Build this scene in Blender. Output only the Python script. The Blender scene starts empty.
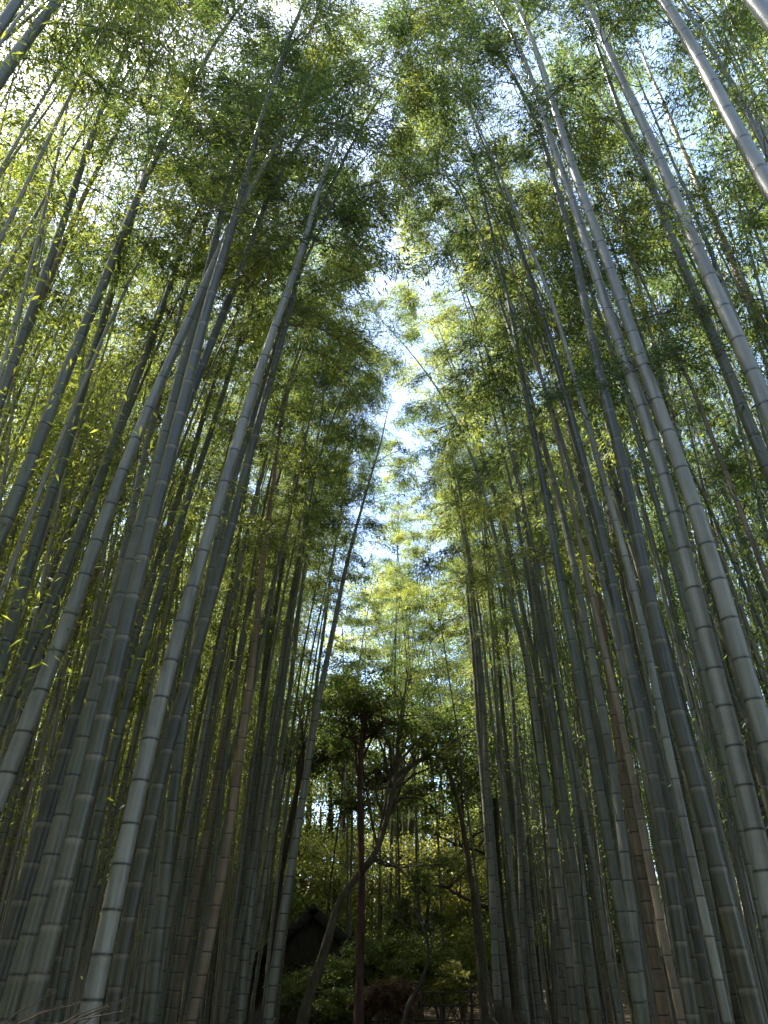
import bpy, math, random
import numpy as np
from math import radians as R, pi, sin, cos
random.seed(7)
rng = np.random.default_rng(7)
S = bpy.context.scene
C = S.collection

# ------------------------------------------------------------------ camera
PITCH = R(34.0); FL = 769.0; CH = 1.5
cam_d = bpy.data.cameras.new('camera'); cam = bpy.data.objects.new('camera', cam_d); C.objects.link(cam)
cam.location = (0, 0, CH); cam.rotation_euler = (R(90) + PITCH, 0, 0)
cam_d.sensor_fit = 'VERTICAL'; cam_d.sensor_height = 24; cam_d.lens = 24 * FL / 1024
cam_d.clip_start = 0.05; cam_d.clip_end = 3000
S.camera = cam

def at(u, v, Y):
    """the point at ground distance Y that lies in the direction of a pixel"""
    f = FL * cos(PITCH) + (v - 512) * sin(PITCH)
    up = FL * sin(PITCH) - (v - 512) * cos(PITCH)
    return np.array([(u - 384) / f * Y, Y, CH + up / f * Y])
def fwd(v): return FL * cos(PITCH) + (v - 512) * sin(PITCH)
def project(p):
    d = np.asarray(p, float) - np.array([0, 0, CH])
    z = d[..., 1] * cos(PITCH) + d[..., 2] * sin(PITCH)
    y = d[..., 2] * cos(PITCH) - d[..., 1] * sin(PITCH)
    zz = np.where(z > .05, z, np.nan)
    return 384 + d[..., 0] / zz * FL, 512 - y / zz * FL, z

def sstep(a, b, x):
    t = np.clip((np.asarray(x, float) - a) / (b - a), 0, 1); return t * t * (3 - 2 * t)
def ground_z(x, y):
    x = np.asarray(x, float); y = np.asarray(y, float)
    z = 1.45 * sstep(5, 21, y) + 2.4 * sstep(22, 32, y) + 13 * sstep(30, 110, y)
    off = np.abs(x) - 1.6
    z = z + 0.10 * sstep(0, .5, off) * 1.0
    z = z + .05 * np.sin(x * 1.3 + y * .7) * sstep(.3, 1.5, off) + .04 * np.sin(x * .5 - y * 1.9) * sstep(.3, 1.5, off)
    return z

# ------------------------------------------------------------------ helpers
def tag(o, label=None, cat=None, group=None, kind=None):
    if label: o['label'] = label
    if cat: o['category'] = cat
    if group: o['group'] = group
    if kind: o['kind'] = kind
    return o
def empty(name, loc, label, cat, group=None, rz=0):
    o = bpy.data.objects.new(name, None); C.objects.link(o)
    o.location = loc; o.rotation_euler = (0, 0, rz); o.empty_display_size = .2
    return tag(o, label, cat, group)
def mesh(name, V, F, mat, smooth=False, attrs=None, mats=None):
    """V (n,3); F list of (k,4)/(k,3) int arrays"""
    V = np.asarray(V, np.float32)
    if not isinstance(F, list): F = [F]
    F = [np.asarray(f, np.int32) for f in F if len(f)]
    me = bpy.data.meshes.new(name)
    me.vertices.add(len(V)); me.vertices.foreach_set('co', V.ravel())
    li = np.concatenate([f.ravel() for f in F])
    tot = np.concatenate([np.full(len(f), f.shape[1], np.int32) for f in F])
    st = np.concatenate([[0], np.cumsum(tot)[:-1]]).astype(np.int32)
    me.loops.add(len(li)); me.loops.foreach_set('vertex_index', li)
    me.polygons.add(len(tot)); me.polygons.foreach_set('loop_start', st); me.polygons.foreach_set('loop_total', tot)
    if smooth: me.polygons.foreach_set('use_smooth', np.ones(len(tot), bool))
    for a, d in (attrs or {}).items():
        at_ = me.attributes.new(a, 'FLOAT', 'POINT'); at_.data.foreach_set('value', np.asarray(d, np.float32))
    me.update(calc_edges=True)
    me.materials.append(mat)
    return me
def link(name, me, parent=None, mat=None):
    o = bpy.data.objects.new(name, me); C.objects.link(o)
    if parent is not None: o.parent = parent
    if mat is not None:
        o.material_slots[0].link = 'OBJECT'; o.material_slots[0].material = mat
    return o

class MB:
    """collects tubes, boxes and loose faces for one mesh"""
    def __init__(s): s.V = []; s.F4 = []; s.F3 = []; s.n = 0
    def add(s, V, F):
        F = np.asarray(F, np.int32) + s.n
        (s.F4 if F.shape[1] == 4 else s.F3).append(F); s.V.append(np.asarray(V, float)); s.n += len(V)
    def tube(s, P, rad, n=8, cap=True):
        P = np.asarray(P, float); rad = np.broadcast_to(np.asarray(rad, float), (len(P),))
        T = np.gradient(P, axis=0); T /= np.linalg.norm(T, axis=1)[:, None] + 1e-9
        ref = np.array([1, 0, 0]) if abs(T[:, 0]).mean() < .7 else np.array([0, 0, 1.])
        U = np.cross(T, ref); U /= np.linalg.norm(U, axis=1)[:, None] + 1e-9
        W = np.cross(T, U)
        a = np.linspace(0, 2 * pi, n, endpoint=False)
        V = P[:, None] + rad[:, None, None] * (np.cos(a)[None, :, None] * U[:, None] + np.sin(a)[None, :, None] * W[:, None])
        m = len(P); i, j = np.meshgrid(np.arange(m - 1), np.arange(n), indexing='ij'); k = (j + 1) % n
        s.add(V.reshape(-1, 3), np.stack([i * n + j, i * n + k, (i + 1) * n + k, (i + 1) * n + j], -1).reshape(-1, 4))
        if cap:
            for e, c in ((0, P[0]), (m - 1, P[-1])):
                ring = V[e]; q = np.arange(n)
                s.add(np.vstack([ring, c]), np.stack([q, (q + 1) % n, np.full(n, n)], -1))
    def box(s, c, size, rz=0, ry=0):
        x, y, z = np.array(size) / 2
        V = np.array([[a * x, b * y, d * z] for a in (-1, 1) for b in (-1, 1) for d in (-1, 1)])
        Ry = np.array([[cos(ry), 0, sin(ry)], [0, 1, 0], [-sin(ry), 0, cos(ry)]])
        Rz = np.array([[cos(rz), -sin(rz), 0], [sin(rz), cos(rz), 0], [0, 0, 1]])
        V = V @ Ry.T @ Rz.T + np.array(c)
        s.add(V, [[0, 1, 3, 2], [4, 6, 7, 5], [0, 4, 5, 1], [2, 3, 7, 6], [0, 2, 6, 4], [1, 5, 7, 3]])
    def mesh(s, name, mat, smooth=False):
        F = []
        if s.F4: F.append(np.concatenate(s.F4))
        if s.F3: F.append(np.concatenate(s.F3))
        return mesh(name, np.concatenate(s.V), F, mat, smooth)
    def build(s, name, mat, parent=None, smooth=False, origin=None):
        if origin is not None: s.V = [v - np.asarray(origin) for v in s.V]
        return link(name, s.mesh(name, mat, smooth), parent)

def rnd_unit(n):
    v = rng.normal(size=(n, 3)); return v / np.linalg.norm(v, axis=1)[:, None]
def leaves(P, D, L, W, roll=1.0, fold=.0):
    """blade shaped leaves: base points P, directions D, lengths L, widths W"""
    n = len(P)
    D = D / (np.linalg.norm(D, axis=1)[:, None] + 1e-9)
    up = np.tile([0, 0, 1.], (n, 1)) + roll * rng.normal(size=(n, 3)) * .6
    Sd = np.cross(D, up); Sd /= np.linalg.norm(Sd, axis=1)[:, None] + 1e-9
    N = np.cross(Sd, D)
    L = np.broadcast_to(L, (n,))[:, None]; W = np.broadcast_to(W, (n,))[:, None]
    a = P; b = P + D * L * .38 + Sd * W * .5 + N * W * .12; c = P + D * L - N * L * .10; d = P + D * L * .38 - Sd * W * .5 + N * W * .12
    V = np.stack([a, b, c, d], 1).reshape(-1, 3)
    i = np.arange(n) * 4
    return V, np.stack([i, i + 1, i + 2, i + 3], -1)

# ------------------------------------------------------------------ materials
def newmat(name):
    m = bpy.data.materials.new(name); m.use_nodes = True
    nt = m.node_tree; nt.nodes.clear()
    return m, nt, nt.nodes, nt.links
def ramp(N, stops, interp='LINEAR'):
    r = N.new('ShaderNodeValToRGB'); r.color_ramp.interpolation = interp
    e = r.color_ramp.elements
    while len(e) < len(stops): e.new(.5)
    for q, (p, c) in zip(e, stops): q.position = p; q.color = (*c, 1)
    return r
def culm_mat(name, stops, powder, scar, rough=.30, blotch=.35, bloom=.25):
    m, nt, N, Lk = newmat(name)
    out = N.new('ShaderNodeOutputMaterial'); b = N.new('ShaderNodeBsdfPrincipled')
    tc = N.new('ShaderNodeTexCoord'); oi = N.new('ShaderNodeObjectInfo')
    add = N.new('ShaderNodeVectorMath'); add.operation = 'ADD'
    sc = N.new('ShaderNodeVectorMath'); sc.operation = 'SCALE'; sc.inputs[3].default_value = 37
    cx = N.new('ShaderNodeCombineXYZ')
    for i in range(3): Lk.new(oi.outputs['Random'], cx.inputs[i])
    Lk.new(cx.outputs[0], sc.inputs[0]); Lk.new(tc.outputs['Object'], add.inputs[0]); Lk.new(sc.outputs[0], add.inputs[1])
    mp = N.new('ShaderNodeMapping'); mp.inputs['Scale'].default_value = (28, 28, 1.4); Lk.new(add.outputs[0], mp.inputs[0])
    n1 = N.new('ShaderNodeTexNoise'); n1.inputs['Scale'].default_value = 1; n1.inputs['Detail'].default_value = 4; Lk.new(mp.outputs[0], n1.inputs[0])
    n2 = N.new('ShaderNodeTexNoise'); n2.inputs['Scale'].default_value = 2.6; n2.inputs['Detail'].default_value = 6; n2.inputs['Roughness'].default_value = .7; Lk.new(add.outputs[0], n2.inputs[0])
    # colour of the plant as a whole
    r0 = ramp(N, stops); Lk.new(oi.outputs['Random'], r0.inputs[0])
    # streaks along the culm
    mr = N.new('ShaderNodeMapRange'); mr.inputs[1].default_value = .3; mr.inputs[2].default_value = .7; mr.inputs[3].default_value = .6; mr.inputs[4].default_value = 1.35; Lk.new(n1.outputs[0], mr.inputs[0])
    v = N.new('ShaderNodeVectorMath'); v.operation = 'SCALE'; Lk.new(r0.outputs[0], v.inputs[0]); Lk.new(mr.outputs[0], v.inputs[3])
    at3 = N.new('ShaderNodeAttribute'); at3.attribute_name = 'tone'
    v0 = v; v = N.new('ShaderNodeVectorMath'); v.operation = 'SCALE'; Lk.new(v0.outputs[0], v.inputs[0]); Lk.new(at3.outputs['Fac'], v.inputs[3])
    # blotches: lichen / bloom
    rb = ramp(N, [(.45, (0, 0, 0)), (.68, (1, 1, 1))]); Lk.new(n2.outputs[0], rb.inputs[0])
    mu = N.new('ShaderNodeMath'); mu.operation = 'MULTIPLY'; mu.inputs[1].default_value = blotch; Lk.new(rb.outputs[0], mu.inputs[0])
    m1 = N.new('ShaderNodeMix'); m1.data_type = 'RGBA'; m1.inputs[7].default_value = (*powder, 1)
    Lk.new(mu.outputs[0], m1.inputs[0]); Lk.new(v.outputs[0], m1.inputs[6])
    a1 = N.new('ShaderNodeAttribute'); a1.attribute_name = 'powder'
    mu2 = N.new('ShaderNodeMath'); mu2.operation = 'MULTIPLY'; mu2.inputs[1].default_value = bloom; Lk.new(a1.outputs['Fac'], mu2.inputs[0])
    m2 = N.new('ShaderNodeMix'); m2.data_type = 'RGBA'; m2.inputs[7].default_value = (*[min(1, c * 1.5) for c in powder], 1)
    Lk.new(mu2.outputs[0], m2.inputs[0]); Lk.new(m1.outputs[2], m2.inputs[6])
    a2 = N.new('ShaderNodeAttribute'); a2.attribute_name = 'scar'
    m3 = N.new('ShaderNodeMix'); m3.data_type = 'RGBA'; m3.inputs[7].default_value = (*scar, 1)
    Lk.new(a2.outputs['Fac'], m3.inputs[0]); Lk.new(m2.outputs[2], m3.inputs[6])
    Lk.new(m3.outputs[2], b.inputs['Base Color'])
    rr = N.new('ShaderNodeMapRange'); rr.inputs[3].default_value = rough - .08; rr.inputs[4].default_value = rough + .22; Lk.new(n2.outputs[0], rr.inputs[0]); Lk.new(rr.outputs[0], b.inputs['Roughness'])
    b.inputs['Specular IOR Level'].default_value = .5
    bp = N.new('ShaderNodeBump'); bp.inputs['Strength'].default_value = .25; bp.inputs['Distance'].default_value = .004; Lk.new(n1.outputs[0], bp.inputs['Height']); Lk.new(bp.outputs[0], b.inputs['Normal'])
    Lk.new(b.outputs[0], out.inputs[0])
    return m
CM = {
 'green': culm_mat('green bamboo skin', [(0, (0.065, 0.070, 0.039)), (.5, (0.098, 0.098, 0.062)), (1, (0.078, 0.078, 0.039))], (0.202, 0.185, 0.134), (0.015, 0.012, 0.008), bloom=.22),
 'grey':  culm_mat('greyish bamboo skin', [(0, (0.131, 0.130, 0.097)), (.5, (0.161, 0.157, 0.120)), (1, (0.113, 0.112, 0.081))], (0.262, 0.245, 0.193), (0.017, 0.015, 0.011), blotch=.4, bloom=.12),
 'dark':  culm_mat('dark bamboo skin', [(0, (0.040, 0.041, 0.024)), (.5, (0.059, 0.058, 0.033)), (1, (0.048, 0.046, 0.025))], (0.143, 0.130, 0.092), (0.036, 0.030, 0.020), blotch=.3, bloom=.7),
 'tan':   culm_mat('dry tan bamboo skin', [(0, (0.202, 0.136, 0.078)), (.5, (0.166, 0.121, 0.073)), (1, (0.239, 0.174, 0.101))], (0.311, 0.250, 0.184), (0.036, 0.024, 0.016), rough=.5, blotch=.4, bloom=.2),
}
def leaf_mat(name, c0, c1, c2, trans=.5, tint=(1.5, 1.35, .55), scale=1.2):
    m, nt, N, Lk = newmat(name)
    out = N.new('ShaderNodeOutputMaterial')
    geo = N.new('ShaderNodeNewGeometry'); oi = N.new('ShaderNodeObjectInfo')
    n = N.new('ShaderNodeTexNoise'); n.inputs['Scale'].default_value = scale; n.inputs['Detail'].default_value = 2; Lk.new(geo.outputs['Position'], n.inputs[0])
    a = N.new('ShaderNodeMath'); a.operation = 'MULTIPLY_ADD'; a.inputs[1].default_value = .45; Lk.new(oi.outputs['Random'], a.inputs[0])
    b = N.new('ShaderNodeMath'); b.operation = 'MULTIPLY_ADD'; b.inputs[1].default_value = .45; b.inputs[2].default_value = -.1
    Lk.new(geo.outputs['Random Per Island'], b.inputs[0]); Lk.new(b.outputs[0], a.inputs[2])
    s = N.new('ShaderNodeMath'); s.operation = 'MULTIPLY_ADD'; s.inputs[1].default_value = .55; Lk.new(n.outputs[0], s.inputs[0]); Lk.new(a.outputs[0], s.inputs[2])
    r = ramp(N, [(.1, c0), (.55, c1), (1, c2)]); Lk.new(s.outputs[0], r.inputs[0])
    d = N.new('ShaderNodeBsdfPrincipled'); d.inputs['Roughness'].default_value = .45; d.inputs['Specular IOR Level'].default_value = .4; Lk.new(r.outputs[0], d.inputs['Base Color'])
    t = N.new('ShaderNodeBsdfTranslucent'); vm = N.new('ShaderNodeVectorMath'); vm.operation = 'MULTIPLY'; vm.inputs[1].default_value = tint
    Lk.new(r.outputs[0], vm.inputs[0]); Lk.new(vm.outputs[0], t.inputs[0])
    mx = N.new('ShaderNodeMixShader'); mx.inputs[0].default_value = trans
    Lk.new(d.outputs[0], mx.inputs[1]); Lk.new(t.outputs[0], mx.inputs[2]); Lk.new(mx.outputs[0], out.inputs[0])
    return m
STEM = culm_mat('lit thin bamboo skin', [(0, (.13, .13, .10)), (1, (.24, .22, .17))], (.3, .29, .25), (.02, .018, .012))  # paler skin: light catching the inner and far stems is put into the colour
for nd in list(STEM.node_tree.nodes):
    if nd.type == 'ATTRIBUTE' and nd.attribute_name == 'tone': STEM.node_tree.links.remove(nd.outputs['Fac'].links[0]); STEM.node_tree.nodes.remove(nd)
for nd in STEM.node_tree.nodes:
    if nd.type == 'VECT_MATH' and nd.operation == 'SCALE' and not nd.inputs[3].is_linked and nd.inputs[3].default_value != 37: nd.inputs[3].default_value = 1.0
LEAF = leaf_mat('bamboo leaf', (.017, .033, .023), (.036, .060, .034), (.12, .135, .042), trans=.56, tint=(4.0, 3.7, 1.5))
LEAF_BG = leaf_mat('sunlit far bamboo leaf', (.05, .075, .035), (.095, .125, .05), (.18, .19, .065), trans=.58, tint=(3.2, 3.0, 1.5))  # brighter than the near leaf: sunlight on the far grove put into the colour
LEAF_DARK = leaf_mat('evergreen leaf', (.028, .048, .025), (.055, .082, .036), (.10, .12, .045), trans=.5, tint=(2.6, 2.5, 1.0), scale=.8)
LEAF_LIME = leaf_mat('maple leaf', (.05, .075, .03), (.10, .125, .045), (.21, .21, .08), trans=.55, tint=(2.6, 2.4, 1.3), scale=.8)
LEAF_RED = leaf_mat('rusty leaf', (.07, .05, .03), (.15, .10, .07), (.26, .19, .14), trans=.5, tint=(1.8, 1.3, 1.0), scale=1)
def simple(name, c, c2, scale, rough=.8, bump=.4, stretch=(1, 1, 1), dist=.02):
    m, nt, N, Lk = newmat(name)
    out = N.new('ShaderNodeOutputMaterial'); b = N.new('ShaderNodeBsdfPrincipled'); tc = N.new('ShaderNodeTexCoord')
    mp = N.new('ShaderNodeMapping'); mp.inputs['Scale'].default_value = stretch; Lk.new(tc.outputs['Object'], mp.inputs[0])
    n = N.new('ShaderNodeTexNoise'); n.inputs['Scale'].default_value = scale; n.inputs['Detail'].default_value = 8; n.inputs['Roughness'].default_value = .65; Lk.new(mp.outputs[0], n.inputs[0])
    r = ramp(N, [(.3, c), (.7, c2)]); Lk.new(n.outputs[0], r.inputs[0]); Lk.new(r.outputs[0], b.inputs['Base Color'])
    b.inputs['Roughness'].default_value = rough; b.inputs['Specular IOR Level'].default_value = .25
    bp = N.new('ShaderNodeBump'); bp.inputs['Strength'].default_value = bump; bp.inputs['Distance'].default_value = dist; Lk.new(n.outputs[0], bp.inputs['Height']); Lk.new(bp.outputs[0], b.inputs['Normal'])
    Lk.new(b.outputs[0], out.inputs[0]); return m
BARK = simple('grey brown bark', (.055, .043, .03), (.16, .135, .095), 9, .9, .8, (1, 1, .3))
BARK_RED = simple('red brown bark', (.035, .02, .016), (.13, .07, .055), 10, .9, .9, (1, 1, .25))
BARK_DARK = simple('dark bark', (.04, .035, .028), (.10, .085, .065), 9, .9, .8, (1, 1, .3))
TWIG = simple('twig', (.10, .10, .06), (.17, .16, .10), 20, .6, .2)
BRUSH = simple('brushwood', (.05, .036, .025), (.13, .10, .07), 25, .85, .5)
ROOF = simple('dark thatch', (.02, .018, .015), (.05, .043, .035), 14, .95, .9, (1, 1, 3))
WOOD = simple('old dark wood', (.045, .035, .028), (.09, .07, .055), 8, .8, .5, (1, 1, .3))
SOIL = simple('leaf litter soil', (.05, .038, .025), (.15, .11, .07), 5, .95, .8)
PATHM = simple('worn path asphalt', (.09, .085, .08), (.16, .15, .135), 7, .9, .4)
STONE = simple('stone', (.14, .13, .12), (.30, .28, .26), 6, .85, .6)
LITTER = leaf_mat('fallen leaf', (.16, .10, .05), (.28, .20, .11), (.42, .34, .22), trans=.15, tint=(1, 1, 1), scale=3)

# ------------------------------------------------------------------ setting
def sheet(name, xs, ys, fz, mat):
    X, Y = np.meshgrid(xs, ys, indexing='ij'); Z = fz(X, Y)
    V = np.stack([X, Y, Z], -1).reshape(-1, 3); n = len(ys)
    i, j = np.meshgrid(np.arange(len(xs) - 1), np.arange(n - 1), indexing='ij')
    F = np.stack([i * n + j, (i + 1) * n + j, (i + 1) * n + j + 1, i * n + j + 1], -1).reshape(-1, 4)
    return link(name, mesh(name, V, F, mat, True))
ax = np.concatenate([-np.geomspace(900, 20, 14), np.linspace(-18, 18, 145), np.geomspace(20, 900, 14)])
ay = np.concatenate([-np.geomspace(600, 12, 12), np.linspace(-10, 50, 160), np.geomspace(52, 1500, 24)])
tag(sheet('ground', ax, ay, ground_z, SOIL), kind='structure')
px_ = np.linspace(-1.5, 1.5, 9)
tag(sheet('path', px_, np.linspace(-10, 18.5, 90), lambda x, y: ground_z(x * 0, y) + .012 - .01 * (x / 1.5) ** 2, PATHM), kind='structure')
for sx in (-1, 1):
    k = MB(); yy = np.arange(-10, 18.4, .8)
    for y in yy:
        k.box((sx * 1.58, y + .4, float(ground_z(0, y + .4)) + .03), (.13, .785, .16))
    o = k.build('kerb', STONE); tag(o, kind='structure')

# fallen leaves on the ground
n = 30000
X = rng.uniform(-14, 14, n); Y = rng.uniform(0, 30, n); Z = ground_z(X, Y) + .02
keep = (np.abs(X) > 1.7) | (rng.random(n) < .15)
P = np.stack([X, Y, Z], 1)[keep]; D = rng.normal(size=(len(P), 3)) * [1, 1, .15]
V, F = leaves(P, D, rng.uniform(.07, .13, len(P)), .022, roll=.4)
tag(link('fallen_leaves', mesh('fallen_leaves', V, F, LITTER)), 'dry pale bamboo leaves littering the ground under the stems', 'leaf litter', kind='stuff')

# ------------------------------------------------------------------ bamboo
def node_heights(H):
    z = .05; o = []
    while z < H - .1:
        o.append(z); z += (min(.155 + .036 * z, .43) if z < H * .75 else .30) * random.uniform(.93, 1.07)
    return np.array(o)
def culm_radius(z, H, r0):
    s = np.clip(z / H, 0, 1); return r0 * (1 - .97 * s ** 1.55) * (1 + .16 * np.exp(-z / .5))
def culm_mesh(name, H, r0, cx, cy, nseg, mat):
    zs = node_heights(H); rows = [(0., 1., 0., 0.)]; rr_ = random.Random(int(H * 1000 + r0 * 1e5))
    for z in zs:
        gap = .012 * max(.6, r0 / .06)
        rows += [(z - .045, .995, .0, 0.), (z - gap * 1.3, .99, .8, 0.), (z - gap * .7, 1.0, .9, .0), (z, 1.05, .0, 1.), (z + gap * .5, 1.0, 0., 1.), (z + gap * 1.1, 1.028, .15, .1), (z + gap * 2.5, 1.0, 0., 0.)]
    rows.append((H, 1., 0., 0.))
    rows = [r for r in rows if r[0] >= 0]
    A = np.array(sorted(rows)); z = A[:, 0]
    tv = np.array([rr_.uniform(.78, 1.2) for _ in range(len(zs) + 1)]); tone = tv[np.searchsorted(zs, z + .001)]
    if nseg < 12:   # thinner detail for farther plants
        pass
    rad = np.maximum(culm_radius(z, H, r0), .002) * A[:, 1]
    a = np.linspace(0, 2 * pi, nseg, endpoint=False)
    wob = .008 * np.sin(z * 2.1 + r0 * 900)                      # slight zigzag
    Cx = cx(z) + wob; Cy = cy(z) + .008 * np.cos(z * 1.7)
    V = np.stack([Cx[:, None] + rad[:, None] * np.cos(a), Cy[:, None] + rad[:, None] * np.sin(a), np.repeat(z[:, None], nseg, 1)], -1).reshape(-1, 3)
    i, j = np.meshgrid(np.arange(len(z) - 1), np.arange(nseg), indexing='ij'); k = (j + 1) % nseg
    F = np.stack([i * nseg + j, i * nseg + k, (i + 1) * nseg + k, (i + 1) * nseg + j], -1).reshape(-1, 4)
    return mesh(name, V, F, mat, True, {'powder': np.repeat(A[:, 2], nseg), 'scar': np.repeat(A[:, 3], nseg), 'tone': np.repeat(tone, nseg)}), zs
def foliage_parts(H, r0, zs, start, spread, nl, cx, cy, leaf=.078):
    """branches and leaf sprays of one plant, in the plant's own space"""
    br = MB(); LP = []; LD = []; LL = []
    zc = np.linspace(H * start - .3, H - .05, 40); br.tube(np.stack([.008 * np.sin(zc * 2.1 + r0 * 900), .008 * np.cos(zc * 1.7), zc], 1), .0015, 3, False)
    zz = [z for z in zs if z > H * start and random.random() < .46]
    az = random.uniform(0, 2 * pi)
    nb = max(26, len(zz) * 2)
    for k, z in enumerate(zz):
        s = (z / H - start) / (1 - start)
        az += pi + random.uniform(-.5, .5)
        for q in range(2):
            a = az + (q - .5) * random.uniform(.6, 1.3)
            L = spread * (.45 + .75 * sin(pi * min(1, s * .8 + .18))) * random.uniform(.55, 1.15) * (1 - .35 * s)
            t = np.linspace(0, 1, 6)
            h = L * (.95 * t); up = L * (.62 * t - random.uniform(.5, .95) * t ** 2)
            P = np.stack([cos(a) * h, sin(a) * h, z + up], 1)
            P[:, 0] += .05 * L * np.sin(t * 7 + z); 
            br.tube(P, np.linspace(.0075, .002, 6) * (.6 + r0 * 8), 3, False)
            nt = max(3, int(nl / nb / 13 * random.uniform(.4, 1.6)))
            for _ in range(nt):
                f = random.uniform(.12, 1.0) ** .65
                j = f * 5; i0 = min(4, int(j)); w = j - i0
                p = P[i0] * (1 - w) + P[i0 + 1] * w
                ta = a + random.uniform(-1.5, 1.5); tl = random.uniform(.10, .34) * spread
                q2 = p + np.array([cos(ta) * tl, sin(ta) * tl, random.uniform(-.30, .12) * tl * 1.6])
                br.tube(np.stack([p, (p + q2) / 2 + [0, 0, .03], q2]), [.0025, .002, .001], 3, False)
                m = random.randint(9, 17)
                f2 = rng.random(m) ** .6
                base = p + (q2 - p) * f2[:, None] + rng.normal(size=(m, 3)) * .035
                dd = np.stack([cos(ta) + rng.normal(size=m) * .75, sin(ta) + rng.normal(size=m) * .75, -rng.uniform(.1, 1.1, m)], 1)
                LP.append(base); LD.append(dd); LL.append(rng.uniform(.7, 1.2, m) * leaf)
    LP = np.concatenate(LP); LD = np.concatenate(LD); LL = np.concatenate(LL)
    V, F = leaves(LP, LD, LL, LL * .175, roll=1.0)
    def warp(V):
        V = V.copy(); z = np.clip(V[:, 2], 0, H); V[:, 0] += cx(z); V[:, 1] += cy(z); return V
    br.V = [warp(v) for v in br.V]
    return br, warp(V), F

GL = 'bamboo culms standing along the left of the path'
GR = 'bamboo culms standing along the right of the path'
def make_bamboo(base, H, r0, cx, cy, kind, label, group, start=.55, spread=1.22, nl=7000, nseg=16, name='bamboo'):
    e = empty(name, base, label, 'bamboo', group)
    me, zs = culm_mesh('culm', H, r0, cx, cy, nseg, CM[kind]); link('culm', me, e)
    br, V, F = foliage_parts(H, r0, zs, start, spread, nl, cx, cy)
    link('branches', br.mesh('branches', TWIG), e)
    link('foliage', mesh('foliage', V, F, LEAF), e)
    return e

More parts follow.
